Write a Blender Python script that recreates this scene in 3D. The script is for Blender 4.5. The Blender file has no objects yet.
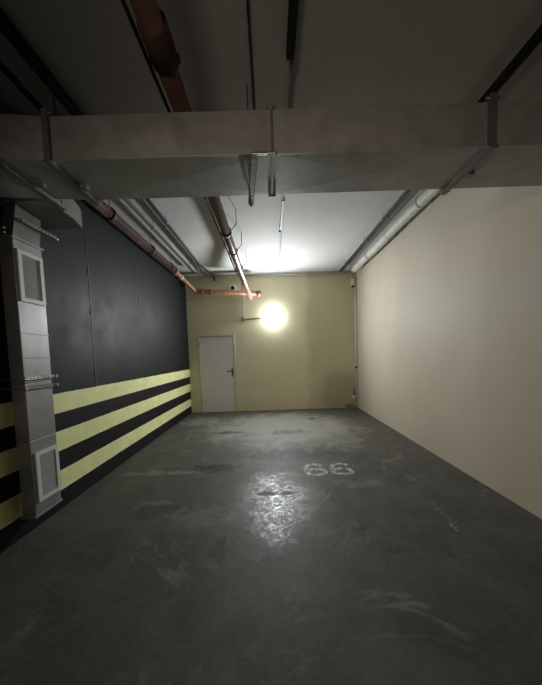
import bpy, bmesh, math, random
from mathutils import Vector, Matrix

random.seed(7)
scene = bpy.context.scene
COL = scene.collection
PI = math.pi

# ------------------------------------------------------------------ room size (metres)
XL, XR, YB, ZC = -2.208, 2.331, 7.334, 3.667
YF = -1.6                      # pipes run on over the drive aisle to here
YW = 1.25                      # where the side walls of the bay end, at the drive aisle

# ------------------------------------------------------------------ materials
def new_mat(name):
    m = bpy.data.materials.new(name)
    m.use_nodes = True
    nt = m.node_tree
    b = nt.nodes['Principled BSDF']
    return m, nt, b

def N(nt, t, **kw):
    n = nt.nodes.new(t)
    for k, v in kw.items():
        setattr(n, k, v)
    return n

def noise(nt, vec, scale, detail=4.0, rough=0.6, dist=0.0):
    n = N(nt, 'ShaderNodeTexNoise')
    n.inputs['Scale'].default_value = scale
    n.inputs['Detail'].default_value = detail
    n.inputs['Roughness'].default_value = rough
    n.inputs['Distortion'].default_value = dist
    nt.links.new(vec, n.inputs['Vector'])
    return n.outputs['Fac']

def ramp(nt, fac, stops, interp='LINEAR'):
    r = N(nt, 'ShaderNodeValToRGB')
    r.color_ramp.interpolation = interp
    el = r.color_ramp.elements
    while len(el) < len(stops):
        el.new(0.5)
    for e, (p, c) in zip(el, stops):
        e.position = p
        e.color = (c, c, c, 1) if not isinstance(c, tuple) else (*c, 1)
    nt.links.new(fac, r.inputs['Fac'])
    return r.outputs['Color']

def mix(nt, fac, a, b, mode='MIX'):
    m = N(nt, 'ShaderNodeMix', data_type='RGBA', blend_type=mode)
    for s, v in ((0, fac), (6, a), (7, b)):
        if hasattr(v, 'is_output'):
            nt.links.new(v, m.inputs[s])
        elif s == 0:
            m.inputs[0].default_value = v
        else:
            m.inputs[s].default_value = (*v, 1)
    return m.outputs[2]

def math_n(nt, op, a, b=None, c=None, clamp=False):
    m = N(nt, 'ShaderNodeMath', operation=op)
    m.use_clamp = clamp
    for i, v in enumerate((a, b, c)):
        if v is None:
            continue
        if hasattr(v, 'is_output'):
            nt.links.new(v, m.inputs[i])
        else:
            m.inputs[i].default_value = v
    return m.outputs[0]

def bump(nt, b, h, strength=0.3, dist=0.01):
    n = N(nt, 'ShaderNodeBump')
    n.inputs['Strength'].default_value = strength
    n.inputs['Distance'].default_value = dist
    nt.links.new(h, n.inputs['Height'])
    nt.links.new(n.outputs['Normal'], b.inputs['Normal'])

def geo_pos(nt):
    return N(nt, 'ShaderNodeNewGeometry').outputs['Position']

def obj_pos(nt):
    return N(nt, 'ShaderNodeTexCoord').outputs['Object']

def painted(name, col, rough=0.6, var=0.12, scale=3.0, bs=0.08, bscale=60, spec=0.4, fine=None):
    m, nt, b = new_mat(name)
    p = geo_pos(nt)
    f = noise(nt, p, scale, 5)
    lo = tuple(c * (1 - var) for c in col)
    hi = tuple(min(1, c * (1 + var)) for c in col)
    c = ramp(nt, f, [(0.3, lo), (0.7, hi)])
    nt.links.new(c, b.inputs['Base Color'])
    b.inputs['Roughness'].default_value = rough
    b.inputs['Specular IOR Level'].default_value = spec
    if bs:
        bump(nt, b, noise(nt, p, bscale, 3), bs, 0.004)
    return m

def metal(name, col, rough=0.45, metallic=0.7, var=0.15, scale=6.0, bs=0.05, bscale=9):
    m, nt, b = new_mat(name)
    p = obj_pos(nt)
    f = noise(nt, p, scale, 5, 0.65)
    c = ramp(nt, f, [(0.3, tuple(x * (1 - var) for x in col)), (0.7, tuple(min(1, x * (1 + var)) for x in col))])
    nt.links.new(c, b.inputs['Base Color'])
    nt.links.new(ramp(nt, f, [(0.3, rough - 0.06), (0.7, rough + 0.08)]), b.inputs['Roughness'])
    b.inputs['Metallic'].default_value = metallic
    if bs:
        bump(nt, b, noise(nt, p, bscale, 2), bs, 0.02)
    return m

M = {}
# galvanised sheet, pipes, fittings
M['duct'] = metal('galvanised_sheet', (0.34, 0.335, 0.325), 0.5, 0.4)
M['column'] = metal('column_sheet', (0.29, 0.29, 0.295), 0.42, 0.45, 0.08, bs=0.12, bscale=5)
M['flange'] = metal('flange_steel', (0.20, 0.20, 0.19), 0.5, 0.6)
M['zinc'] = metal('zinc_plate', (0.72, 0.72, 0.70), 0.28, 0.9)
M['strut'] = metal('strut_steel', (0.24, 0.23, 0.22), 0.5, 0.6)
M['grille'] = painted('white_grille', (0.72, 0.72, 0.70), 0.45, 0.03)
M['louvre'] = painted('louvre_grey', (0.40, 0.40, 0.38), 0.5, 0.05)
M['dark'] = painted('dark_hole', (0.03, 0.03, 0.03), 0.8, 0.1)
M['olive'] = painted('olive_conduit_paint', (0.27, 0.25, 0.17), 0.5, 0.1)
M['grey'] = painted('mid_grey_conduit', (0.20, 0.20, 0.195), 0.55, 0.1)
M['seam'] = painted('seam_filler', (0.012, 0.012, 0.013), 0.6, 0.1)
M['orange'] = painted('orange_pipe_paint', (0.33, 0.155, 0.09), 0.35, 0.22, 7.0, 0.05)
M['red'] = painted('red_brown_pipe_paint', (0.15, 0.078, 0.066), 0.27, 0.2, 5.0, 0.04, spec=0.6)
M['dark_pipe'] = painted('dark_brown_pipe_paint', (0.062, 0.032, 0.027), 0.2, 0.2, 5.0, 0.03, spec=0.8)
M['coupling'] = painted('coupling_paint', (0.06, 0.028, 0.022), 0.8, 0.2, 8.0, 0.04)
M['rubber'] = painted('black_rubber', (0.02, 0.02, 0.02), 0.6, 0.1)
M['conduit'] = painted('grey_conduit', (0.018, 0.018, 0.018), 0.65, 0.1, spec=0.25)
M['conduit_light'] = painted('pale_conduit', (0.46, 0.46, 0.44), 0.5, 0.1)
M['insulation'] = painted('white_insulation', (0.54, 0.53, 0.49), 0.6, 0.12, 9.0, 0.3, 14)
M['white'] = painted('white_plastic', (0.75, 0.75, 0.72), 0.4, 0.03)
M['door'] = painted('grey_door_paint', (0.74, 0.74, 0.73), 0.38, 0.03, 2.0, 0.02)
M['black'] = painted('black_plastic', (0.02, 0.02, 0.02), 0.35, 0.1)

def ceiling_mat():
    m, nt, b = new_mat('ceiling_paint')
    p = geo_pos(nt)
    f = noise(nt, p, 0.9, 5, 0.55)
    g = noise(nt, p, 12, 3)
    c = ramp(nt, f, [(0.3, (0.49, 0.48, 0.465)), (0.7, (0.57, 0.56, 0.54))])
    c = mix(nt, 0.15, c, ramp(nt, g, [(0.3, 0.45), (0.7, 0.7)]))
    nt.links.new(c, b.inputs['Base Color'])
    b.inputs['Roughness'].default_value = 0.8
    bump(nt, b, g, 0.1, 0.005)
    return m

def plaster(name, lo, hi, stain, damp=False):
    m, nt, b = new_mat(name)
    p = geo_pos(nt)
    mp = N(nt, 'ShaderNodeMapping')
    mp.inputs['Scale'].default_value = (1, 1, 0.45)
    nt.links.new(p, mp.inputs['Vector'])
    f = noise(nt, mp.outputs[0], 0.9, 6, 0.55, 0.4)
    g = noise(nt, p, 40, 3)
    c = ramp(nt, f, [(0.3, lo), (0.7, hi)])
    s = ramp(nt, noise(nt, p, 3.2, 6, 0.7), [(0.62, 0.0), (0.8, 1.0)])
    c = mix(nt, math_n(nt, 'MULTIPLY', s, 0.25), c, stain)
    # faint courses of the plastered block work
    br = N(nt, 'ShaderNodeTexBrick')
    br.inputs['Scale'].default_value = 1.0
    br.inputs['Brick Width'].default_value = 0.6
    br.inputs['Row Height'].default_value = 0.3
    br.inputs['Mortar Size'].default_value = 0.001
    br.inputs['Mortar Smooth'].default_value = 1.0
    br.inputs['Color1'].default_value = (1, 1, 1, 1)
    br.inputs['Color2'].default_value = (0.96, 0.96, 0.96, 1)
    br.inputs['Mortar'].default_value = (0.88, 0.88, 0.88, 1)
    sx = N(nt, 'ShaderNodeSeparateXYZ'); nt.links.new(p, sx.inputs[0])
    cb = N(nt, 'ShaderNodeCombineXYZ')
    nt.links.new(math_n(nt, 'ADD', sx.outputs['X'], sx.outputs['Y']), cb.inputs['X'])
    nt.links.new(sx.outputs['Z'], cb.inputs['Y'])
    nt.links.new(cb.outputs[0], br.inputs['Vector'])
    c = mix(nt, 0.45, c, br.outputs['Color'], 'MULTIPLY')
    if damp:   # old damp marks in the right half of the end wall, darkest low in the corner
        n1 = math_n(nt, 'MULTIPLY', math_n(nt, 'SUBTRACT', noise(nt, p, 2.2, 6, 0.65), 0.5), 1.6)
        e = math_n(nt, 'ADD', math_n(nt, 'DIVIDE', math_n(nt, 'SUBTRACT', sx.outputs['X'], 0.93), 0.35), n1)
        k1 = ramp(nt, e, [(0.0, 0.0), (0.5, 1.0)])
        dx = math_n(nt, 'DIVIDE', math_n(nt, 'SUBTRACT', sx.outputs['X'], 1.95), 0.8)
        dz = math_n(nt, 'DIVIDE', math_n(nt, 'SUBTRACT', sx.outputs['Z'], 0.35), 0.9)
        q = math_n(nt, 'ADD', math_n(nt, 'ADD', math_n(nt, 'MULTIPLY', dx, dx), math_n(nt, 'MULTIPLY', dz, dz)), n1)
        k2 = ramp(nt, q, [(0.2, 1.0), (1.0, 0.0)])
        c = mix(nt, math_n(nt, 'MULTIPLY', k1, 0.35), c, (0.34, 0.30, 0.18))
        c = mix(nt, math_n(nt, 'MULTIPLY', k2, 0.5), c, (0.25, 0.215, 0.125))
    nt.links.new(c, b.inputs['Base Color'])
    b.inputs['Roughness'].default_value = 0.62
    b.inputs['Specular IOR Level'].default_value = 0.3
    bump(nt, b, g, 0.12, 0.004)
    return m

STRIPES = [0.183, 0.387, 0.5825, 0.785, 0.982, 1.184]

def left_wall_mat():
    m, nt, b = new_mat('striped_wall_paint')
    p = geo_pos(nt)
    sx = N(nt, 'ShaderNodeSeparateXYZ'); nt.links.new(p, sx.inputs[0])
    z = math_n(nt, 'ADD', sx.outputs['Z'], math_n(nt, 'MULTIPLY', math_n(nt, 'SUBTRACT', noise(nt, p, 9, 3), 0.5), 0.012))
    zn = math_n(nt, 'DIVIDE', z, 4.0)
    black = (0.016, 0.014, 0.017)
    yel = (0.92, 0.92, 0.47)
    grey = (0.014, 0.0143, 0.0165)
    st = [(0.0, black)]
    for i, h in enumerate(STRIPES):
        st.append((h / 4.0, yel if i % 2 == 0 else (black if i < 5 else grey)))
    c = ramp(nt, zn, st, 'CONSTANT')
    w = ramp(nt, noise(nt, p, 5.0, 6, 0.7), [(0.35, 0.88), (0.7, 1.04)])
    c = mix(nt, 1.0, c, w, 'MULTIPLY')
    nt.links.new(c, b.inputs['Base Color'])
    nt.links.new(ramp(nt, noise(nt, p, 2.5, 4), [(0.3, 0.5), (0.7, 0.62)]), b.inputs['Roughness'])
    b.inputs['Specular IOR Level'].default_value = 0.16
    bump(nt, b, noise(nt, p, 14, 4), 0.1, 0.01)
    return m

def floor_mat():
    m, nt, b = new_mat('worn_concrete')
    p = geo_pos(nt)
    big = noise(nt, p, 0.75, 6, 0.6, 0.6)
    mid = noise(nt, p, 2.6, 7, 0.65, 0.8)
    fine = noise(nt, p, 26, 5, 0.7)
    c = ramp(nt, big, [(0.34, (0.040, 0.037, 0.032)), (0.66, (0.084, 0.079, 0.068))])
    c2 = ramp(nt, mid, [(0.36, (0.040, 0.037, 0.032)), (0.64, (0.135, 0.129, 0.112))])
    c = mix(nt, 0.5, c, c2)
    c = mix(nt, 0.3, c, ramp(nt, fine, [(0.3, (0.05, 0.048, 0.041)), (0.7, (0.15, 0.143, 0.125))]))
    # dried puddle rims: thin pale contour lines
    rim = math_n(nt, 'ABSOLUTE', math_n(nt, 'SUBTRACT', noise(nt, p, 0.62, 5, 0.55, 0.9), 0.5))
    rim = ramp(nt, rim, [(0.0, 1.0), (0.010, 0.0)])
    brk = ramp(nt, noise(nt, p, 2.0, 4), [(0.45, 0.0), (0.62, 1.0)])
    c = mix(nt, math_n(nt, 'MULTIPLY', math_n(nt, 'MULTIPLY', rim, brk), 0.45), c, (0.26, 0.25, 0.22))
    # scattered dark oil stains
    oil = ramp(nt, noise(nt, p, 1.5, 5, 0.6, 1.2), [(0.63, 0.0), (0.70, 1.0)])
    c = mix(nt, math_n(nt, 'MULTIPLY', oil, 0.6), c, (0.022, 0.020, 0.018))
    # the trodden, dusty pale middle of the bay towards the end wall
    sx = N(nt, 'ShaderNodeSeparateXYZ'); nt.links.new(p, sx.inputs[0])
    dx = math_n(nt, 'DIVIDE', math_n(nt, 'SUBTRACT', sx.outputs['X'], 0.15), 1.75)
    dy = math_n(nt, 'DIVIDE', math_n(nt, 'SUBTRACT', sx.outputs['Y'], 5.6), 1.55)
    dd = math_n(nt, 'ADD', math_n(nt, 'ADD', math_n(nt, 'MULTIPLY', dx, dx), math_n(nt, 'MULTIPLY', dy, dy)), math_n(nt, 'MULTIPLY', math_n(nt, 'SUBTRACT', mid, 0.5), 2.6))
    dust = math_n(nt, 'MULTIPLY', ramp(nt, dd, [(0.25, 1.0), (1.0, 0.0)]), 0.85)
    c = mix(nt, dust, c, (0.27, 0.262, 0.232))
    # three stains of their own: (x, y, half length x, half length y)
    for (cx, cy, rx, ry, st) in ((0.20, 4.00, 0.80, 0.30, 0.85), (-0.80, 3.62, 0.40, 0.22, 0.88), (0.00, 2.88, 0.26, 0.055, 0.8), (-0.9, 5.3, 0.35, 0.12, 0.7), (0.9, 6.2, 0.12, 0.12, 0.8), (0.30, 5.2, 0.5, 0.2, 0.5), (-1.45, 3.50, 0.65, 0.09, -0.55), (-1.65, 6.3, 0.6, 0.5, -0.6), (-0.75, 2.50, 0.35, 0.22, -0.35), (1.15, 4.7, 0.5, 0.7, -0.4), (0.95, 3.05, 0.35, 0.12, -0.3), (-1.25, 2.75, 0.25, 0.07, -0.4)):
        sx = N(nt, 'ShaderNodeSeparateXYZ'); nt.links.new(p, sx.inputs[0])
        w1 = math_n(nt, 'MULTIPLY', math_n(nt, 'SUBTRACT', noise(nt, p, 6.0, 7, 0.7), 0.5), 4.6)
        dx = math_n(nt, 'DIVIDE', math_n(nt, 'SUBTRACT', sx.outputs['X'], cx), rx)
        dy = math_n(nt, 'DIVIDE', math_n(nt, 'SUBTRACT', sx.outputs['Y'], cy), ry)
        d = math_n(nt, 'ADD', math_n(nt, 'MULTIPLY', dx, dx), math_n(nt, 'MULTIPLY', dy, dy))
        d = math_n(nt, 'ADD', d, w1)
        k = ramp(nt, d, [(0.25, 1.0), (0.75, 0.0)])
        c = mix(nt, math_n(nt, 'MULTIPLY', k, abs(st)), c, (0.020, 0.018, 0.016) if st > 0 else (0.24, 0.235, 0.21))
        if ry < 0.06:
            streak = k
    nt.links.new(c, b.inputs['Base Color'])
    # mostly dull; a scuffed wet-polished patch in the middle of the bay and smaller ones elsewhere
    sx = N(nt, 'ShaderNodeSeparateXYZ'); nt.links.new(p, sx.inputs[0])
    dx = math_n(nt, 'DIVIDE', math_n(nt, 'SUBTRACT', sx.outputs['X'], -0.02), 0.50)
    dy = math_n(nt, 'DIVIDE', math_n(nt, 'SUBTRACT', sx.outputs['Y'], 2.75), 0.75)
    dd = math_n(nt, 'ADD', math_n(nt, 'ADD', math_n(nt, 'MULTIPLY', dx, dx), math_n(nt, 'MULTIPLY', dy, dy)), math_n(nt, 'MULTIPLY', math_n(nt, 'SUBTRACT', mid, 0.5), 2.2))
    pol = ramp(nt, dd, [(0.2, 1.0), (1.1, 0.0)])
    mott = ramp(nt, noise(nt, p, 15.0, 7, 0.8, 0.7), [(0.42, 0.12), (0.66, 0.95)])
    wet = math_n(nt, 'MULTIPLY', math_n(nt, 'MULTIPLY', pol, mott), math_n(nt, 'SUBTRACT', 1.0, streak))
    rest = math_n(nt, 'MULTIPLY', ramp(nt, noise(nt, p, 3.5, 6, 0.7, 0.6), [(0.55, 0.0), (0.75, 1.0)]), 0.30)
    k = math_n(nt, 'MAXIMUM', wet, rest)
    r1 = ramp(nt, k, [(0.0, 0.58), (1.0, 0.24)])
    nt.links.new(r1, b.inputs['Roughness'])
    nt.links.new(ramp(nt, k, [(0.0, 0.25), (1.0, 0.5)]), b.inputs['Specular IOR Level'])
    h = math_n(nt, 'ADD', math_n(nt, 'MULTIPLY', noise(nt, p, 11, 6, 0.65), 1.0), math_n(nt, 'MULTIPLY', fine, 0.35))
    bump(nt, b, h, 0.22, 0.012)
    return m

def worn_paint_mat(name, col):
    m, nt, b = new_mat(name)
    p = geo_pos(nt)
    b.inputs['Base Color'].default_value = (*col, 1)
    b.inputs['Roughness'].default_value = 0.5
    a = ramp(nt, noise(nt, p, 17, 6, 0.75), [(0.40, 0.0), (0.60, 0.95)])
    nt.links.new(a, b.inputs['Alpha'])
    return m

def lamp_mat():
    m, nt, b = new_mat('lamp_glow')
    b.inputs['Base Color'].default_value = (0.9, 0.9, 0.85, 1)
    b.inputs['Emission Color'].default_value = (0.93, 0.985, 1.0, 1)
    b.inputs['Emission Strength'].default_value = LAMP
    return m

LAMP = 1080.0
M['ceiling'] = ceiling_mat()
M['wall_r'] = plaster('beige_plaster', (0.50, 0.44, 0.35), (0.58, 0.52, 0.42), (0.44, 0.38, 0.29))
M['wall_b'] = plaster('olive_plaster', (0.64, 0.60, 0.40), (0.72, 0.68, 0.47), (0.50, 0.45, 0.28), damp=True)
M['wall_l'] = left_wall_mat()
M['floor'] = floor_mat()
M['paint'] = worn_paint_mat('worn_floor_paint', (0.66, 0.65, 0.58))
M['faded'] = worn_paint_mat('faded_floor_paint', (0.19, 0.185, 0.17))
M['lamp'] = lamp_mat()

# ------------------------------------------------------------------ mesh helpers
class MB:
    def __init__(self):
        self.bm = bmesh.new()

    def box(self, lo, hi, bevel=0.0):
        lo, hi = Vector(lo), Vector(hi)
        r = bmesh.ops.create_cube(self.bm, size=1.0)
        vs = r['verts']
        for v in vs:
            v.co = Vector(((lo[i] + hi[i]) / 2 + v.co[i] * (hi[i] - lo[i])) for i in range(3))
        if bevel:
            es = list({e for v in vs for e in v.link_edges})
            bmesh.ops.bevel(self.bm, geom=es, offset=bevel, segments=2, affect='EDGES', profile=0.5)
        return self

    def hexa(self, pts):
        """box from eight corners: 4 of the -x end (y-,z-)(y+,z-)(y+,z+)(y-,z+), then 4 of the +x end"""
        v = [self.bm.verts.new(p) for p in pts]
        for f in ((0, 1, 2, 3), (7, 6, 5, 4), (0, 4, 5, 1), (1, 5, 6, 2), (2, 6, 7, 3), (3, 7, 4, 0)):
            self.bm.faces.new([v[i] for i in f])
        return self

    def prism_x(self, poly, x0, x1):
        """polygon in (y,z) extruded along x"""
        a = [self.bm.verts.new((x0, y, z)) for y, z in poly]
        b = [self.bm.verts.new((x1, y, z)) for y, z in poly]
        self.bm.faces.new(a); self.bm.faces.new(list(reversed(b)))
        n = len(poly)
        for i in range(n):
            self.bm.faces.new((a[i], b[i], b[(i + 1) % n], a[(i + 1) % n]))
        return self

    def tube(self, pts, r, seg=16, cap=True):
        pts = [Vector(p) for p in pts]
        n = len(pts)
        rr = r if isinstance(r, (list, tuple)) else [r] * n
        tans = []
        for i in range(n):
            a = (pts[i] - pts[i - 1]).normalized() if i else None
            b = (pts[i + 1] - pts[i]).normalized() if i < n - 1 else None
            t = a if b is None else (b if a is None else (a + b).normalized())
            tans.append(t)
        up = Vector((0, 0, 1)) if abs(tans[0].z) < 0.9 else Vector((0, 1, 0))
        nrm = (up - tans[0] * up.dot(tans[0])).normalized()
        rings = []
        for i in range(n):
            if i:
                nrm = (nrm - tans[i] * nrm.dot(tans[i])).normalized()
            bi = tans[i].cross(nrm)
            k = 1.0
            if 0 < i < n - 1:
                ca = (pts[i + 1] - pts[i]).normalized().dot(tans[i])
                k = 1.0 / max(ca, 0.5)
            rings.append([self.bm.verts.new(pts[i] + (nrm * math.cos(2 * PI * j / seg) + bi * math.sin(2 * PI * j / seg)) * rr[i] * (k if k < 1.15 else 1.15)) for j in range(seg)])
        for i in range(n - 1):
            for j in range(seg):
                f = self.bm.faces.new((rings[i][j], rings[i][(j + 1) % seg], rings[i + 1][(j + 1) % seg], rings[i + 1][j]))
                f.smooth = True
        if cap:
            self.bm.faces.new(list(reversed(rings[0]))); self.bm.faces.new(rings[-1])
        return self

    def ring(self, c, axis, r0, r1, w, seg=24):
        """a flat band around an axis: inner r0, outer r1, width w"""
        c, ax = Vector(c), Vector(axis).normalized()
        up = Vector((0, 0, 1)) if abs(ax.z) < 0.9 else Vector((0, 1, 0))
        n = (up - ax * up.dot(ax)).normalized(); b = ax.cross(n)
        loops = []
        for (r, o) in ((r0, -w / 2), (r1, -w / 2), (r1, w / 2), (r0, w / 2)):
            loops.append([self.bm.verts.new(c + ax * o + (n * math.cos(2 * PI * j / seg) + b * math.sin(2 * PI * j / seg)) * r) for j in range(seg)])
        for k in range(4):
            A, B = loops[k], loops[(k + 1) % 4]
            for j in range(seg):
                f = self.bm.faces.new((A[j], A[(j + 1) % seg], B[(j + 1) % seg], B[j]))
                f.smooth = k in (1, 3)
        return self

    def sphere(self, c, r, sx=1, sy=1, sz=1):
        q = bmesh.ops.create_uvsphere(self.bm, u_segments=24, v_segments=14, radius=r)
        for v in q['verts']:
            v.co = Vector((v.co.x * sx, v.co.y * sy, v.co.z * sz)) + Vector(c)
        for f in {f for v in q['verts'] for f in v.link_faces}:
            f.smooth = True
        return self

    def frame_rect(self, lo, hi, axis, w):
        """rectangular ring in the plane across `axis`; w = bar width"""
        lo, hi = list(lo), list(hi)
        i, j = [k for k in range(3) if k != axis]
        for (a, sgn) in ((i, 0), (i, 1), (j, 0), (j, 1)):
            l, h = lo[:], hi[:]
            if sgn == 0:
                h[a] = lo[a] + w
            else:
                l[a] = hi[a] - w
            if a == j:
                l[i] += w; h[i] -= w
            self.box(l, h)
        return self

    def strut(self, lo, hi, axis, face, t=0.003, pitch=0.05, slot=0.03):
        """perforated channel from lo to hi along `axis`; `face` = (other axis, side) of the slotted web"""
        lo, hi = list(lo), list(hi)
        fa, side = face
        oa = [k for k in range(3) if k not in (axis, fa)][0]
        web_lo, web_hi = lo[:], hi[:]
        if side < 0:
            web_hi[fa] = lo[fa] + t
        else:
            web_lo[fa] = hi[fa] - t
        w = hi[oa] - lo[oa]
        for s in (0, 1):
            a, b = web_lo[:], web_hi[:]
            if s == 0:
                b[oa] = lo[oa] + w * 0.32
            else:
                a[oa] = hi[oa] - w * 0.32
            self.box(a, b)
            a, b = lo[:], hi[:]
            if s == 0:
                b[oa] = lo[oa] + t
            else:
                a[oa] = hi[oa] - t
            self.box(a, b)
        L = hi[axis] - lo[axis]
        k = int(L / pitch)
        for q in range(k + 1):
            a, b = web_lo[:], web_hi[:]
            a[oa] = lo[oa] + w * 0.32; b[oa] = hi[oa] - w * 0.32
            a[axis] = lo[axis] + q * pitch
            b[axis] = min(hi[axis], a[axis] + pitch - slot)
            if b[axis] > a[axis]:
                self.box(a, b)
        return self

def finish(mb, name, mat, parent=None, loc=None):
    bm = mb.bm if isinstance(mb, MB) else mb
    bmesh.ops.recalc_face_normals(bm, faces=bm.faces)
    if parent is not None:
        o0 = origin_of(parent)
    elif loc is not None:
        o0 = Vector(loc)
    else:
        xs = [v.co for v in bm.verts]
        o0 = Vector((sum(v.x for v in xs) / len(xs), sum(v.y for v in xs) / len(xs), min(v.z for v in xs)))
    for v in bm.verts:
        v.co -= o0
    me = bpy.data.meshes.new(name)
    bm.to_mesh(me); bm.free()
    me.materials.append(mat)
    o = bpy.data.objects.new(name, me)
    COL.objects.link(o)
    if parent is not None:
        o.parent = parent
    else:
        o.location = o0
    ORIG[o.name] = o0
    return o

ORIG = {}
def origin_of(o):
    return ORIG[o.name]

def tag(o, label, cat, group=None, kind=None):
    o['label'] = label
    o['category'] = cat
    if group: o['group'] = group
    if kind: o['kind'] = kind
    return o

def thing(name, label, cat, loc, group=None, kind=None):
    o = bpy.data.objects.new(name, None)
    o.empty_display_size = 0.1
    COL.objects.link(o)
    o.location = loc
    ORIG[o.name] = Vector(loc)
    return tag(o, label, cat, group, kind)

# a smooth bend between straight legs
def bent(pts, rad, n=6):
    pts = [Vector(p) for p in pts]
    out = [pts[0]]
    for i in range(1, len(pts) - 1):
        a = (pts[i - 1] - pts[i]).normalized(); b = (pts[i + 1] - pts[i]).normalized()
        p0, p2 = pts[i] + a * rad, pts[i] + b * rad
        for k in range(n + 1):
            t = k / n
            out.append(p0 * (1 - t) ** 2 + pts[i] * 2 * t * (1 - t) + p2 * t * t)
    out.append(pts[-1])
    return out

# ------------------------------------------------------------------ the setting
tag(finish(MB().box((-6, -9, -0.12), (6, YB + 0.2, 0)), 'floor', M['floor']), 'dark worn concrete garage floor with stains and dried puddle rims', 'floor', kind='structure')
tag(finish(MB().box((-6, -9, ZC), (6, YB + 0.2, ZC + 0.02)), 'ceiling', M['ceiling']), 'pale painted concrete ceiling above the ducts and pipes', 'ceiling', kind='structure')
wl = tag(finish(MB().box((XL - 0.15, YW, 0), (XL, YB + 0.2, ZC)), 'wall_left', M['wall_l']), 'dark grey left wall with three yellow stripes on black at its foot', 'wall', kind='structure')
tag(finish(MB().box((XR, YW, 0), (XR + 0.15, YB + 0.2, ZC)), 'wall_right', M['wall_r']), 'plain beige plastered right wall', 'wall', kind='structure')
tag(finish(MB().box((XL, 2.56, 3.11), (XR, 2.72, ZC), 0.008), 'added_shade_beam', M['ceiling']), 'added unseen beam right behind the air duct, blocking lamp light above it', 'beam', kind='structure')  # unseen beam, added to keep the lamp's light off the front ceiling
DX0, DX1, DZ = -1.904, -1.001, 2.05
wb = MB()
wb.box((XL, YB, 0), (DX0 - 0.05, YB + 0.2, ZC))
wb.box((DX1 + 0.05, YB, 0), (XR, YB + 0.2, ZC))
wb.box((DX0 - 0.05, YB, DZ + 0.06), (DX1 + 0.05, YB + 0.2, ZC))
tag(finish(wb, 'wall_back', M['wall_b']), 'olive yellow plastered end wall with the grey door', 'wall', kind='structure')

# door
d = thing('door_1', 'plain grey metal door in the end wall with a black lever handle', 'door', ((DX0 + DX1) / 2, YB, 0), kind='structure')
fr = MB()
fr.box((DX0 - 0.05, YB - 0.012, 0), (DX0, YB + 0.09, DZ + 0.06), 0.004)
fr.box((DX1, YB - 0.012, 0), (DX1 + 0.05, YB + 0.09, DZ + 0.06), 0.004)
fr.box((DX0, YB - 0.012, DZ), (DX1, YB + 0.09, DZ + 0.06), 0.004)
finish(fr, 'door_frame', painted('door_frame_paint', (0.60, 0.57, 0.42), 0.45, 0.04), d)
lf = MB().box((DX0 + 0.004, YB + 0.012, 0.008), (DX1 - 0.004, YB + 0.06, DZ - 0.004), 0.003)
leaf = finish(lf, 'door_leaf', M['door'], d)
hp = MB().box((-1.068, YB - 0.002, 0.95), (-1.028, YB + 0.0125, 1.17), 0.004)
hd = finish(hp, 'handle_plate', M['black'], d)
hl = MB().tube(bent([(-1.048, YB + 0.01, 1.10), (-1.048, YB - 0.05, 1.10), (-1.19, YB - 0.05, 1.10)], 0.02), 0.011, 10)
finish(hl, 'lever', M['black'], hd)
kh = MB().tube([(-1.048, YB - 0.008, 1.0), (-1.048, YB + 0.006, 1.0)], 0.012, 12)
finish(kh, 'lock_cylinder', M['zinc'], hd)
for z in (0.25, 1.80):
    finish(MB().tube([(DX0 - 0.002, YB - 0.008, z), (DX0 - 0.002, YB - 0.008, z + 0.1)], 0.009, 10), 'hinge', M['strut'], d)
tag(finish(MB().box((XL, YB - 0.004, 0), (XR - 0.32, YB + 0.0, 0.012)), 'baseboard_back', M['wall_b']), 'thin plaster edge along the foot of the end wall', 'baseboard', kind='structure')

# seams of the panels on the left wall
for i, (y, z0, z1, tilt, dots) in enumerate(((3.40, 1.19, 3.05, 0.03, (1.36, 2.11, 2.60)), (4.68, 1.19, 3.05, 0.02, (1.5, 2.54)))):
    mb = MB()
    mb.box((XL, y - 0.009, z0), (XL + 0.003, y + 0.009, z1))
    for z in dots:
        mb.tube([(XL, y, z), (XL + 0.008, y, z)], 0.02, 14)
    tag(finish(mb, 'trim_%d' % (i + 1), M['seam']), 'dark vertical joint strip on the grey left wall, %s' % ('the one nearer the duct column' if i == 0 else 'the one nearer the end wall'), 'trim', kind='structure')

# ------------------------------------------------------------------ main air duct across the bay
DY0, DY1, DZ0, DZ1 = 1.808, 2.255, 2.80, 3.066
duct = thing('air_duct', 'wide rectangular sheet metal air duct crossing the whole bay under the ceiling', 'duct', (0.04, 2.03, DZ0))
def duct_piece(x0, x1, yaw0=0.0):
    """sheet metal length with its broken (pyramid) bottom and front"""
    mb = MB(); bm = mb.bm
    P = {}
    for ix, x in enumerate((x0, x1)):
        s = yaw0 if ix == 0 else 0.0
        for iy, y in enumerate((DY0, DY1)):
            for iz, z in enumerate((DZ0, DZ1)):
                P[ix, iy, iz] = bm.verts.new((x, y - s, z))
    def quad(a, b, c, e, puff):
        vs = [P[a], P[b], P[c], P[e]]
        if puff:
            m = bm.verts.new(sum((v.co for v in vs), Vector()) / 4 + Vector(puff))
            for k in range(4):
                bm.faces.new((vs[k], vs[(k + 1) % 4], m))
        else:
            bm.faces.new(vs)
    quad((0, 0, 0), (1, 0, 0), (1, 1, 0), (0, 1, 0), (0, 0, -0.005))
    quad((0, 0, 0), (0, 0, 1), (1, 0, 1), (1, 0, 0), (0, -0.005, 0))
    quad((0, 0, 1), (0, 1, 1), (1, 1, 1), (1, 0, 1), None)
    quad((0, 1, 0), (1, 1, 0), (1, 1, 1), (0, 1, 1), None)
    quad((0, 0, 0), (0, 1, 0), (0, 1, 1), (0, 0, 1), None)
    quad((1, 0, 0), (1, 0, 1), (1, 1, 1), (1, 1, 0), None)
    return mb
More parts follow.
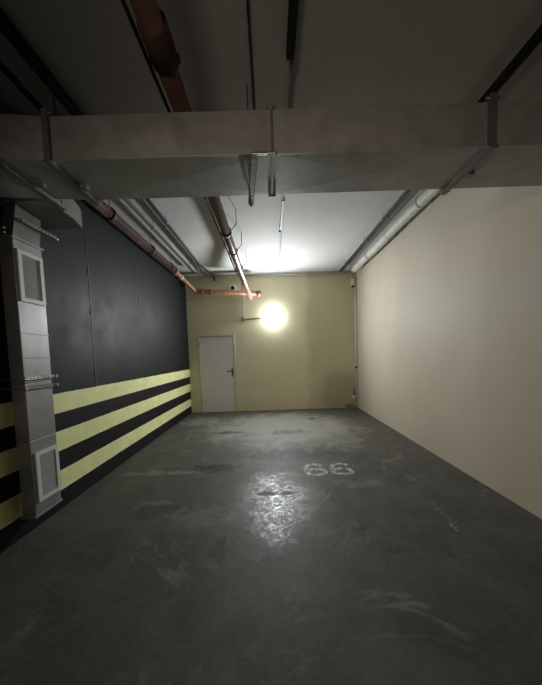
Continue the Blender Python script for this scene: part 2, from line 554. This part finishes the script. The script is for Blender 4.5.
FL, FC, FR = -1.366, 0.052, 1.442
for (a, b, yw) in ((XL + 0.002, FL, 0.10), (FL, FC, 0), (FC, FR, 0), (FR, XR - 0.002, 0)):
    finish(duct_piece(a, b, yw), 'duct_section', M['duct'], duct)
for (x, hw, pr) in ((FL, 0.018, 0.028), (FR, 0.020, 0.030), (FC, 0.007, 0.012)):
    mb = MB()
    mb.frame_rect((x - hw, DY0 - pr, DZ0 - pr), (x + hw, DY1 + pr, DZ1 + pr), 0, pr + 0.004)
    fl = finish(mb, 'flange', M['flange'], duct)
    for (y, z) in ((DY0 - 0.4 * pr, DZ0 - 0.4 * pr), (DY0 - 0.4 * pr, DZ1 + 0.4 * pr), (DY1 + 0.4 * pr, DZ0 - 0.4 * pr)):
        finish(MB().tube([(x - hw - 0.022, y, z), (x + hw + 0.022, y, z)], 0.009, 8), 'flange_bolt', M['strut'], fl)
# folded drive cleats that catch the light along the lower front edge
for (a, b) in ((FL + 0.02, FC - 0.16), (FC + 0.02, FR - 0.02)):
    finish(MB().box((a, DY0 - 0.005, DZ0 - 0.004), (b, DY0 + 0.012, DZ0 + 0.008), 0.002), 'edge_cleat', M['duct'], duct)
finish(MB().box((-0.075, DY0 - 0.016, DZ0 - 0.012), (0.075, DY0 - 0.002, DZ0 + 0.004), 0.002), 'joint_clip', M['zinc'], duct, )
for (xx, yy) in ((FR + 0.02, 2.05), (FL + 0.02, 2.06)):
    finish(MB().box((xx, yy - 0.02, DZ0 - 0.035), (xx + 0.05, yy + 0.02, DZ0 - 0.0005), 0.003), 'flange_clamp', M['strut'], duct)

# slotted channels carrying the duct
for (x, lab) in ((-0.092, 'slotted steel channel under the middle of the wide air duct'), (-1.665, 'dark slotted steel channel under the left end of the wide air duct')):
    t = thing('hanger_channel', lab, 'channel', (x, 2.04, DZ0 - 0.05), 'channels under the air duct')
    finish(MB().strut((x - 0.021, DY0 - 0.02, DZ0 - 0.045), (x + 0.021, DY1 + 0.055, DZ0 - 0.014), 1, (2, -1)), 'channel', M['strut'], t)
    finish(MB().tube([(x, DY1 + 0.04, DZ0 - 0.07), (x, DY1 + 0.04, ZC)], 0.006, 8), 'hanger_rod', M['strut'], t)
    finish(MB().tube([(x, DY1 + 0.04, DZ0 - 0.06), (x, DY1 + 0.04, DZ0 - 0.046)], 0.016, 6), 'nut', M['strut'], t)
    if x > -1:
        t.rotation_euler.z = math.radians(6.4)
    else:
        finish(MB().box((x + 0.022, 1.985, DZ0 - 0.04), (x + 0.10, 2.015, DZ0 - 0.016), 0.003), 'side_clip', M['strut'], t)

# ------------------------------------------------------------------ vertical duct column on the left wall
CX, CY0, CY1, CZ0, CZ1 = -2.02, 2.212, 2.488, 0.222, 2.53
CXB = -2.135
col = thing('ventilation_column', 'pale sheet metal ventilation duct standing against the striped left wall, with two white grilles', 'duct', ((CX + CXB) / 2, 2.35, CZ0))
joints = [CZ0, 0.86, 1.345, 1.556, 1.758, CZ1]
for a, b in zip(joints[:-1], joints[1:]):
    finish(MB().box((CXB, CY0, a + 0.0015), (CX, CY1, b - 0.0015), 0.004), 'duct_section', M['column'], col)
for z in (1.556, 1.758):
    finish(MB().box((CXB - 0.003, CY0 - 0.004, z - 0.005), (CX + 0.004, CY1 + 0.004, z + 0.005), 0.002), 'joint_bead', M['column'], col)
mb = MB()
mb.box((CXB - 0.012, CY0 - 0.012, CZ1 - 0.018), (CX + 0.012, CY1 + 0.012, CZ1), 0.002)
finish(mb, 'flange', M['column'], col)
finish(MB().box((CXB - 0.012, CY0 - 0.01, CZ0 - 0.02), (CX + 0.006, CY1 + 0.006, CZ0 + 0.0), 0.002), 'bottom_cap', M['duct'], col)
# neck and the elbow that turns back along the wall, under the ceiling
finish(MB().hexa([(CXB, CY0 + 0.01, CZ1), (CXB, CY1 - 0.01, CZ1), (CXB, CY1 + 0.06, 2.84), (CXB, 2.305, 2.84),
                  (CX - 0.005, CY0 + 0.01, CZ1), (CX - 0.005, CY1 - 0.01, CZ1), (CX - 0.03, CY1 + 0.06, 2.84), (CX - 0.03, 2.305, 2.84)]), 'neck', M['flange'], col)  # the neck's darker steel stands in for the shade on it
elb = finish(MB().prism_x([(2.30, 2.835), (2.57, 2.822), (2.64, 2.802), (2.685, 2.786), (2.690, 2.86), (2.684, 2.955), (2.655, 2.982), (2.61, 2.995), (2.485, 3.05), (2.30, 3.05)], XL + 0.003, -1.775), 'elbow', M['duct'], col)
finish(MB().prism_x([(2.303, 2.839), (2.57, 2.826), (2.64, 2.806), (2.683, 2.790), (2.687, 2.86), (2.681, 2.953), (2.653, 2.979), (2.61, 2.991), (2.488, 3.046), (2.303, 3.046)], -1.775, -1.77), 'end_cap', M['column'], elb)
# grilles
def grille(z0, z1, y0, y1):
    g = MB().frame_rect((CX + 0.0005, y0, z0), (CX + 0.016, y1, z1), 0, 0.034)
    go = finish(g, 'grille_frame', M['grille'], col)
    finish(MB().box((CX + 0.0004, y0 + 0.03, z0 + 0.03), (CX + 0.003, y1 - 0.03, z1 - 0.03)), 'grille_back', M['louvre'], go)
    lv = MB()
    n = int((z1 - z0 - 0.07) / 0.012)
    for i in range(n):
        z = z0 + 0.038 + i * 0.012
        lv.hexa([(CX + 0.003, y0 + 0.034, z), (CX + 0.012, y0 + 0.034, z - 0.005), (CX + 0.012, y0 + 0.034, z - 0.003), (CX + 0.003, y0 + 0.034, z + 0.002),
                 (CX + 0.003, y1 - 0.034, z), (CX + 0.012, y1 - 0.034, z - 0.005), (CX + 0.012, y1 - 0.034, z - 0.003), (CX + 0.003, y1 - 0.034, z + 0.002)])
    finish(lv, 'louvres', M['louvre'], go)
grille(2.018, 2.436, 2.232, 2.474)
grille(0.322, 0.752, 2.240, 2.480)

# two channels strapping the column to the wall
for (z, lab) in ((1.385, 'upper slotted steel bracket strapped across the pale duct column'), (1.305, 'lower slotted steel bracket strapped across the pale duct column')):
    t = thing('mounting_bracket', lab, 'bracket', (CX, 2.35, z), 'brackets on the duct column')
    finish(MB().strut((CX + 0.001, 2.185, z - 0.014), (CX + 0.022, 2.535, z + 0.014), 1, (0, 1), 0.003, 0.036, 0.020), 'channel', M['zinc'] if z > 1.35 else M['strut'], t)
    for y in (2.192, 2.510):
        finish(MB().tube([(XL, y, z), (CX + 0.034, y, z)], 0.006, 8), 'threaded_rod', M['strut'], t)
        finish(MB().tube([(CX + 0.0225, y, z), (CX + 0.032, y, z)], 0.012, 6), 'nut', M['zinc'], t)
# slotted channel beside the neck and a short bracket from the wall
t = thing('mounting_channel', 'slotted steel channel running along the neck above the pale duct column', 'channel', (-2.0, 2.47, 2.68))
finish(MB().strut((CX + 0.001, 2.29, 2.667), (CX + 0.026, 2.655, 2.70), 1, (0, 1), 0.003, 0.04, 0.022), 'channel', M['strut'], t)
finish(MB().tube([(CX + 0.013, 2.64, 2.683), (CX + 0.013, 2.672, 2.683)], 0.011, 8), 'end_bolt', M['zinc'], t)
t = thing('wall_mount', 'short steel wall bracket of two bars beside the top of the duct column', 'bracket', (XL, 2.15, 2.53))
for z in (2.535, 2.57):
    finish(MB().box((XL, 2.16, z - 0.006), (CXB + 0.10, 2.178, z + 0.006), 0.002), 'bar', M['strut'], t)

# ------------------------------------------------------------------ pipes
def rod_hanger(parent, x, y, z, r, dx=0.0, mat=None):
    """clamp ring round a pipe and its rod up to the ceiling"""
    h = finish(MB().ring((x, y, z), (0, 1, 0), r + 0.001, r + 0.013, 0.05), 'pipe_hanger', M['rubber'], parent)
    if dx:
        pts = [(x + r + 0.005, y, z + 0.02), (x + dx, y + 0.02, z + 0.12), (x + dx, y + 0.02, ZC)]
    else:
        pts = [(x, y, z + r + 0.008), (x, y, ZC)]
    finish(MB().tube(pts, 0.0055, 8), 'hanger_rod', M['conduit'], h)
    return h

# the orange pipe along the left wall that turns across the end wall
OX, OZ, OR = -2.075, 3.455, 0.072
op = thing('fire_pipe', 'orange brown pipe high on the dark left wall, turning across above the grey door', 'pipe', (OX, 3.2, OZ - OR))
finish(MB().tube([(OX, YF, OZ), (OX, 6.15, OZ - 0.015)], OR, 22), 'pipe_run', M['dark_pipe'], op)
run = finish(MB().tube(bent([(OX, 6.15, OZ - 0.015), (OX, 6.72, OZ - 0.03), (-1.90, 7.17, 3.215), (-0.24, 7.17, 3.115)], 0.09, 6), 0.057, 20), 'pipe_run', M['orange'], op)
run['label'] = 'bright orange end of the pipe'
finish(MB().ring((OX, 6.15, OZ - 0.014), (0, 1, 0), OR + 0.0005, OR + 0.012, 0.10), 'coupling', M['orange'], op)
finish(MB().ring((OX, 6.58, OZ - 0.026), (0, 1, 0), 0.0575, 0.063, 0.06), 'coupling', M['white'], op)
for x in (-1.72, -1.50):
    finish(MB().ring((x, 7.17, 3.115 + (x + 0.24) * -0.0602), (1, 0, -0.06), 0.0575, 0.069, 0.06), 'coupling', M['orange'], op)
finish(MB().ring((-0.26, 7.17, 3.116), (1, 0, -0.06), 0.0575, 0.073, 0.08), 'end_coupling', M['orange'], op)
finish(MB().tube([(-0.24, 7.17, 3.115), (-0.20, 7.17, 3.113)], [0.054, 0.04], 18), 'end_cap', M['coupling'], op)
for y in (2.9, 3.72, 4.94, 5.9):
    rod_hanger(op, OX, y, OZ - 0.005, OR)

# the big red brown pipe overhead
BX, BZ, BR = -0.595, 3.36, 0.066
bp = thing('overhead_pipe', 'thick red brown pipe running overhead from the camera to the end wall', 'pipe', (BX, 3.0, BZ - BR))
path = bent([(BX, YF, BZ), (BX, 5.9, BZ - 0.03), (-0.47, 7.02, 2.98)], 0.25, 6)
finish(MB().tube(path, BR, 22), 'pipe_run', M['red'], bp)
finish(MB().ring((BX, 1.70, BZ), (0, 1, 0), BR + 0.0005, BR + 0.018, 0.20), 'coupling', M['coupling'], bp)
for s in (-1, 1):
    finish(MB().box((BX + s * (BR + 0.010) - 0.018, 1.77, BZ - 0.02), (BX + s * (BR + 0.010) + 0.018, 1.80, BZ + 0.02), 0.004), 'coupling_bolt', M['coupling'], bp)
for y in (4.10, 4.85, 5.75):
    rod_hanger(bp, BX, y, BZ - 0.023, BR, 0.15)

def conduit(name, label, pts, r, mat, clips=(), group=None, seg=12, clip_r=None, cat='conduit'):
    p0 = Vector(pts[0])
    t = thing(name, label, cat, (p0.x, (p0.y + Vector(pts[-1]).y) / 2, p0.z - r), group)
    finish(MB().tube(pts, r, seg), 'pipe_run', mat, t)
    for y in clips:
        # z on the run at this y
        h = finish(MB().ring((p0.x, y, p0.z), (0, 1, 0), r + 0.0006, r + 0.006, 0.025, 16), 'hanging_clip', M['strut'], t)
        finish(MB().tube([(p0.x, y, p0.z + r + 0.004), (p0.x, y, ZC)], 0.005, 8), 'hanger_rod', M['strut'], h)
    return t

conduit('conduit', 'thin conduit hugging the left side of the thick red brown overhead pipe', [(-0.705, YF, 3.37), (-0.705, 6.4, 3.37)], 0.012, M['conduit'], (3.3, 5.4), 'conduits under the ceiling')
conduit('conduit', 'left of the twin grey conduits near the left wall', [(-1.585, YF, 3.575), (-1.585, 6.95, 3.575)], 0.021, M['conduit'], (2.9, 4.4, 5.9), 'conduits under the ceiling')
conduit('conduit', 'right of the twin grey conduits near the left wall, bending down at the end wall', bent([(-1.525, YF, 3.575), (-1.525, 6.2, 3.575), (-1.40, 7.0, 3.575), (-1.40, 7.25, 3.50)], 0.15), 0.021, M['conduit'], (2.75, 4.25), 'conduits under the ceiling')
conduit('conduit', 'single grey conduit between the orange pipe and the twin conduits', [(-1.755, YF, 3.52), (-1.755, 6.6, 3.52)], 0.024, M['conduit'], (2.7, 4.3, 6.24), 'conduits under the ceiling')
conduit('conduit', 'outer dark conduit on clips beside the white pipe at the right wall', [(1.868, YF, 3.565), (1.868, 6.95, 3.565)], 0.018, M['conduit'], (3.1, 4.3, 5.15, 6.4), 'conduits under the ceiling')
conduit('conduit', 'inner dark conduit beside the white pipe at the right wall', [(1.818, YF, 3.565), (1.818, 7.0, 3.565)], 0.020, M['conduit'], (3.15, 4.35, 5.2, 6.45), 'conduits under the ceiling')
conduit('ceiling_cable', 'thin black cable along the ceiling in front of the air duct', [(-0.055, YF, ZC - 0.012), (-0.075, 2.6, ZC - 0.012)], 0.008, M['rubber'], cat='cable')
t = thing('ceiling_conduit', 'grey conduit along the middle of the ceiling with thicker sleeves', 'conduit', (0.24, 2.8, ZC - 0.05))
finish(MB().tube([(0.205, YF, ZC - 0.03), (0.235, 3.8, ZC - 0.03), (0.275, 7.0, ZC - 0.03)], 0.013, 10), 'pipe_run', M['grey'], t)
finish(MB().box((0.178, 0.2, ZC - 0.062), (0.236, 2.06, ZC), 0.008), 'sleeve', M['conduit'], t)
finish(MB().box((0.222, 3.85, ZC - 0.05), (0.262, 4.75, ZC), 0.006), 'sleeve', M['grey'], t)
finish(MB().tube([(0.222, 2.3, ZC - 0.02), (0.262, 3.82, ZC - 0.02)], 0.011, 8), 'side_cable', M['grey'], t)
finish(MB().sphere((0.225, 4.78, ZC - 0.045), 0.022), 'cable_gland', M['grey'], t)
# white insulated pipe along the right wall
wp = thing('insulated_pipe', 'fat white insulated pipe along the top of the beige right wall', 'pipe', (2.16, 4.5, 3.48))
pts = []
for i in range(60):
    y = 2.72 + (6.9 - 2.72) * i / 59
    pts.append((2.155 + 0.006 * math.sin(y * 2.3), y, 3.565 + 0.005 * math.sin(y * 3.1 + 1)))
finish(MB().tube(pts, [0.074 + 0.004 * math.sin(i * 1.7) for i in range(60)], 18), 'pipe_run', M['insulation'], wp)
for y in (3.0, 3.9, 4.9, 5.9):
    finish(MB().ring((2.155, y, 3.565), (0, 1, 0), 0.080, 0.085, 0.02), 'strap_hanger', M['conduit_light'], wp)
tag(finish(MB().tube([(-0.62, 7.29, 3.615), (2.31, 7.29, 3.615)], 0.015, 10), 'ceiling_conduit', M['conduit_light']), 'pale conduit along the top edge of the end wall', 'conduit')

# ------------------------------------------------------------------ fittings on the end wall
t = thing('wall_conduit', 'vertical and horizontal conduit with a round junction box feeding the lit wall lamp', 'conduit', (-0.70, YB, 2.45))
finish(MB().tube([(-0.695, YB - 0.02, 3.62), (-0.71, YB - 0.02, 2.54)], 0.013, 10), 'pipe_run', M['olive'], t)
finish(MB().tube([(-0.71, YB - 0.045, 2.475), (-0.71, YB, 2.475)], 0.062, 18), 'junction_box', M['olive'], t)
finish(MB().tube([(-0.645, YB - 0.022, 2.47), (0.005, YB - 0.022, 2.515)], 0.015, 10), 'pipe_run', M['olive'], t)
t = thing('wall_lamp', 'glowing round wall lamp on the end wall', 'lamp', (0.105, YB, 2.42))
AIM = Matrix.Translation((0.105, YB - 0.055, 2.525)) @ Matrix.Rotation(math.radians(-3), 4, 'Z')   # the lamp head is turned towards the door
head = MB().tube([(0, 0.030, 0), (0, 0.008, 0), (0, -0.006, 0)], [0.06, 0.104, 0.106], 28)
bmesh.ops.transform(head.bm, matrix=AIM, verts=head.bm.verts[:])
finish(head, 'lamp_base', M['white'], t)
finish(MB().tube([(0.105, YB, 2.525), (0.105, YB - 0.03, 2.525)], 0.035, 16), 'lamp_stem', M['conduit'], t)
lens = MB().sphere((0, 0, 0), 0.109, 1, 0.21, 1)
bmesh.ops.bisect_plane(lens.bm, geom=lens.bm.verts[:] + lens.bm.edges[:] + lens.bm.faces[:], plane_co=(0, 0, 0), plane_no=(0, 1, 0), clear_outer=True)
bmesh.ops.transform(lens.bm, matrix=AIM @ Matrix.Translation((0, -0.007, 0)), verts=lens.bm.verts[:])
finish(lens, 'glass_lens', M['lamp'], t)
t = thing('wall_sounder', 'small white box with a dark round horn on the end wall above the door', 'sounder', (-0.96, YB, 3.21))
finish(MB().box((-1.05, YB - 0.07, 3.215), (-0.87, YB, 3.385), 0.008), 'housing', M['white'], t)
finish(MB().box((-0.985, YB - 0.078, 3.255), (-0.895, YB - 0.0705, 3.345), 0.004), 'faceplate', M['black'], t)
finish(MB().tube([(-0.94, YB - 0.079, 3.30), (-0.94, YB - 0.10, 3.30)], [0.03, 0.045], 16), 'horn', M['conduit'], t)
t = thing('wall_sensor', 'small white device high in the right corner of the end wall', 'sensor', (2.24, YB, 3.25))
finish(MB().box((2.20, YB - 0.055, 3.27), (2.275, YB, 3.45), 0.012), 'housing', M['white'], t)
finish(MB().box((2.205, YB - 0.085, 3.225), (2.265, YB - 0.02, 3.265), 0.008), 'bracket', M['conduit'], t)
t = thing('corner_pipe', 'thin white vertical pipe in the right corner of the end wall', 'pipe', (2.302, YB - 0.025, 0.02))
finish(MB().tube([(2.302, YB - 0.026, 0.02), (2.302, YB - 0.026, 3.45)], 0.018, 12), 'pipe_run', M['white'], t)
finish(MB().ring((2.302, YB - 0.026, 1.10), (0, 0, 1), 0.0185, 0.032, 0.05), 'clamp', M['black'], t)
t = thing('wall_socket', 'small white fitting low in the right corner of the end wall', 'socket', (2.235, YB, 0.24))
finish(MB().tube([(2.235, YB, 0.29), (2.235, YB - 0.05, 0.27)], [0.05, 0.04], 18), 'cap', M['white'], t)
finish(MB().tube([(2.235, YB - 0.03, 0.31), (2.235, YB - 0.03, 0.52)], 0.012, 8), 'cable', M['conduit'], t)
t = thing('floor_box', 'low dark box on the floor in the right corner of the end wall', 'box', (2.1, YB - 0.06, 0))
finish(MB().box((2.0, YB - 0.10, 0), (2.2, YB - 0.005, 0.10), 0.006), 'housing', M['grey'], t)
finish(MB().box((1.99, YB - 0.11, 0.1005), (2.21, YB - 0.005, 0.112), 0.003), 'lid', M['strut'], t)
t = thing('wall_tap', 'tiny white fitting on the end wall beside the dark left corner', 'fitting', (-2.14, YB, 2.94))
finish(MB().box((-2.20, YB - 0.03, 2.94), (-2.11, YB, 2.975), 0.006), 'body', M['white'], t)
finish(MB().tube([(-2.115, YB - 0.02, 2.957), (-2.07, YB - 0.02, 2.957)], 0.012, 10), 'nozzle', M['zinc'], t)

# ------------------------------------------------------------------ paint on the floor
def glyph_six(x0, y0, w, h, sw):
    """a worn painted 6 lying on the floor, read from the open side of the bay"""
    bm = bmesh.new()
    def band(pts, closed):
        n = len(pts)
        L, R = [], []
        for i in range(n):
            a = pts[i - 1] if (i or closed) else pts[0]
            b = pts[(i + 1) % n] if (i < n - 1 or closed) else pts[-1]
            tx, ty = b[0] - a[0], b[1] - a[1]
            l = math.hypot(tx, ty) or 1
            nx, ny = -ty / l * sw / 2, tx / l * sw / 2
            L.append(bm.verts.new((pts[i][0] + nx, pts[i][1] + ny, 0.0015)))
            R.append(bm.verts.new((pts[i][0] - nx, pts[i][1] - ny, 0.0015)))
        for i in range(n if closed else n - 1):
            j = (i + 1) % n
            bm.faces.new((L[i], R[i], R[j], L[j]))
    rx, ry = w / 2 - sw / 2, h * 0.30 - sw / 2
    cx, cy = x0 + w / 2, y0 + h * 0.30
    band([(cx + rx * math.cos(2 * PI * k / 28), cy + ry * math.sin(2 * PI * k / 28)) for k in range(28)], True)
    # the stem sweeping from the loop's left side over the top
    pts = []
    for k in range(15):
        a = PI - k / 14 * (PI * 0.86)
        pts.append((cx + rx * math.cos(a), y0 + h * 0.60 + (h * 0.40 - sw / 2) * math.sin(a)))
    pts.insert(0, (x0 + sw / 2, cy + sw * 0.25))
    band(pts, False)
    return bm
t = thing('floor_number', 'worn white number 66 painted on the concrete floor', 'floor marking', (0.70, 3.46, 0.0))
for x in (0.385, 0.725):
    finish(glyph_six(x, 3.27, 0.30, 0.38, 0.062), 'digit', M['paint'], t)
mk = bmesh.new()
v = [mk.verts.new(p) for p in ((1.49, 2.16, 0.0015), (1.56, 2.13, 0.0015), (1.575, 2.62, 0.0015), (1.53, 2.64, 0.0015))]
mk.faces.new(v)
tag(finish(mk, 'paint_mark', M['faded']), 'short faded pale stripe on the floor near the right wall', 'floor marking')

# ------------------------------------------------------------------ light: the wall lamp glows by itself; strip lights of the drive aisle behind the camera
def area(name, loc, target, sx, sy, power, col):
    l = bpy.data.lights.new(name, 'AREA')
    l.shape = 'RECTANGLE'; l.size = sx; l.size_y = sy
    l.energy = power; l.color = col
    o = bpy.data.objects.new(name, l)
    COL.objects.link(o)
    o.location = loc
    o.rotation_euler = (Vector(target) - Vector(loc)).to_track_quat('-Z', 'Y').to_euler()
    return o
al = area('aisle_light', (-1.0, -2.4, 2.1), (1.0, 4.0, 1.25), 0.8, 0.2, 11.5, (1.0, 0.84, 0.68))
al.data.spread = math.radians(70)

w = bpy.data.worlds.new('garage_dark')
scene.world = w
w.use_nodes = True
bg = w.node_tree.nodes['Background']
bg.inputs['Color'].default_value = (1.0, 0.86, 0.70, 1)
bg.inputs['Strength'].default_value = 0.001

# ------------------------------------------------------------------ camera
cam = bpy.data.cameras.new('camera')
cam.sensor_fit = 'HORIZONTAL'
cam.sensor_width = 36.0
cam.lens = 271.0 / 542.0 * 36.0
cam.shift_y = (370.48 - 342.5) / 542.0
cam.clip_start = 0.02
co = bpy.data.objects.new('camera', cam)
COL.objects.link(co)
pitch, yaw, roll = -0.0593, -0.0004, 0.0321
fw = Vector((math.sin(yaw) * math.cos(pitch), math.cos(yaw) * math.cos(pitch), math.sin(pitch)))
rt = Vector((math.cos(yaw), -math.sin(yaw), 0)); up = rt.cross(fw)
R = rt * math.cos(roll) - up * math.sin(roll)
U = rt * math.sin(roll) + up * math.cos(roll)
mat = Matrix((R, U, -fw)).transposed().to_4x4()
mat.translation = Vector((0, 0, 1.5197))
co.matrix_world = mat
scene.camera = co

vs = scene.view_settings
vs.view_transform = 'Standard'
vs.look = 'None'
vs.gamma = 1.0
vs.use_curve_mapping = False
vs.exposure = 0.0
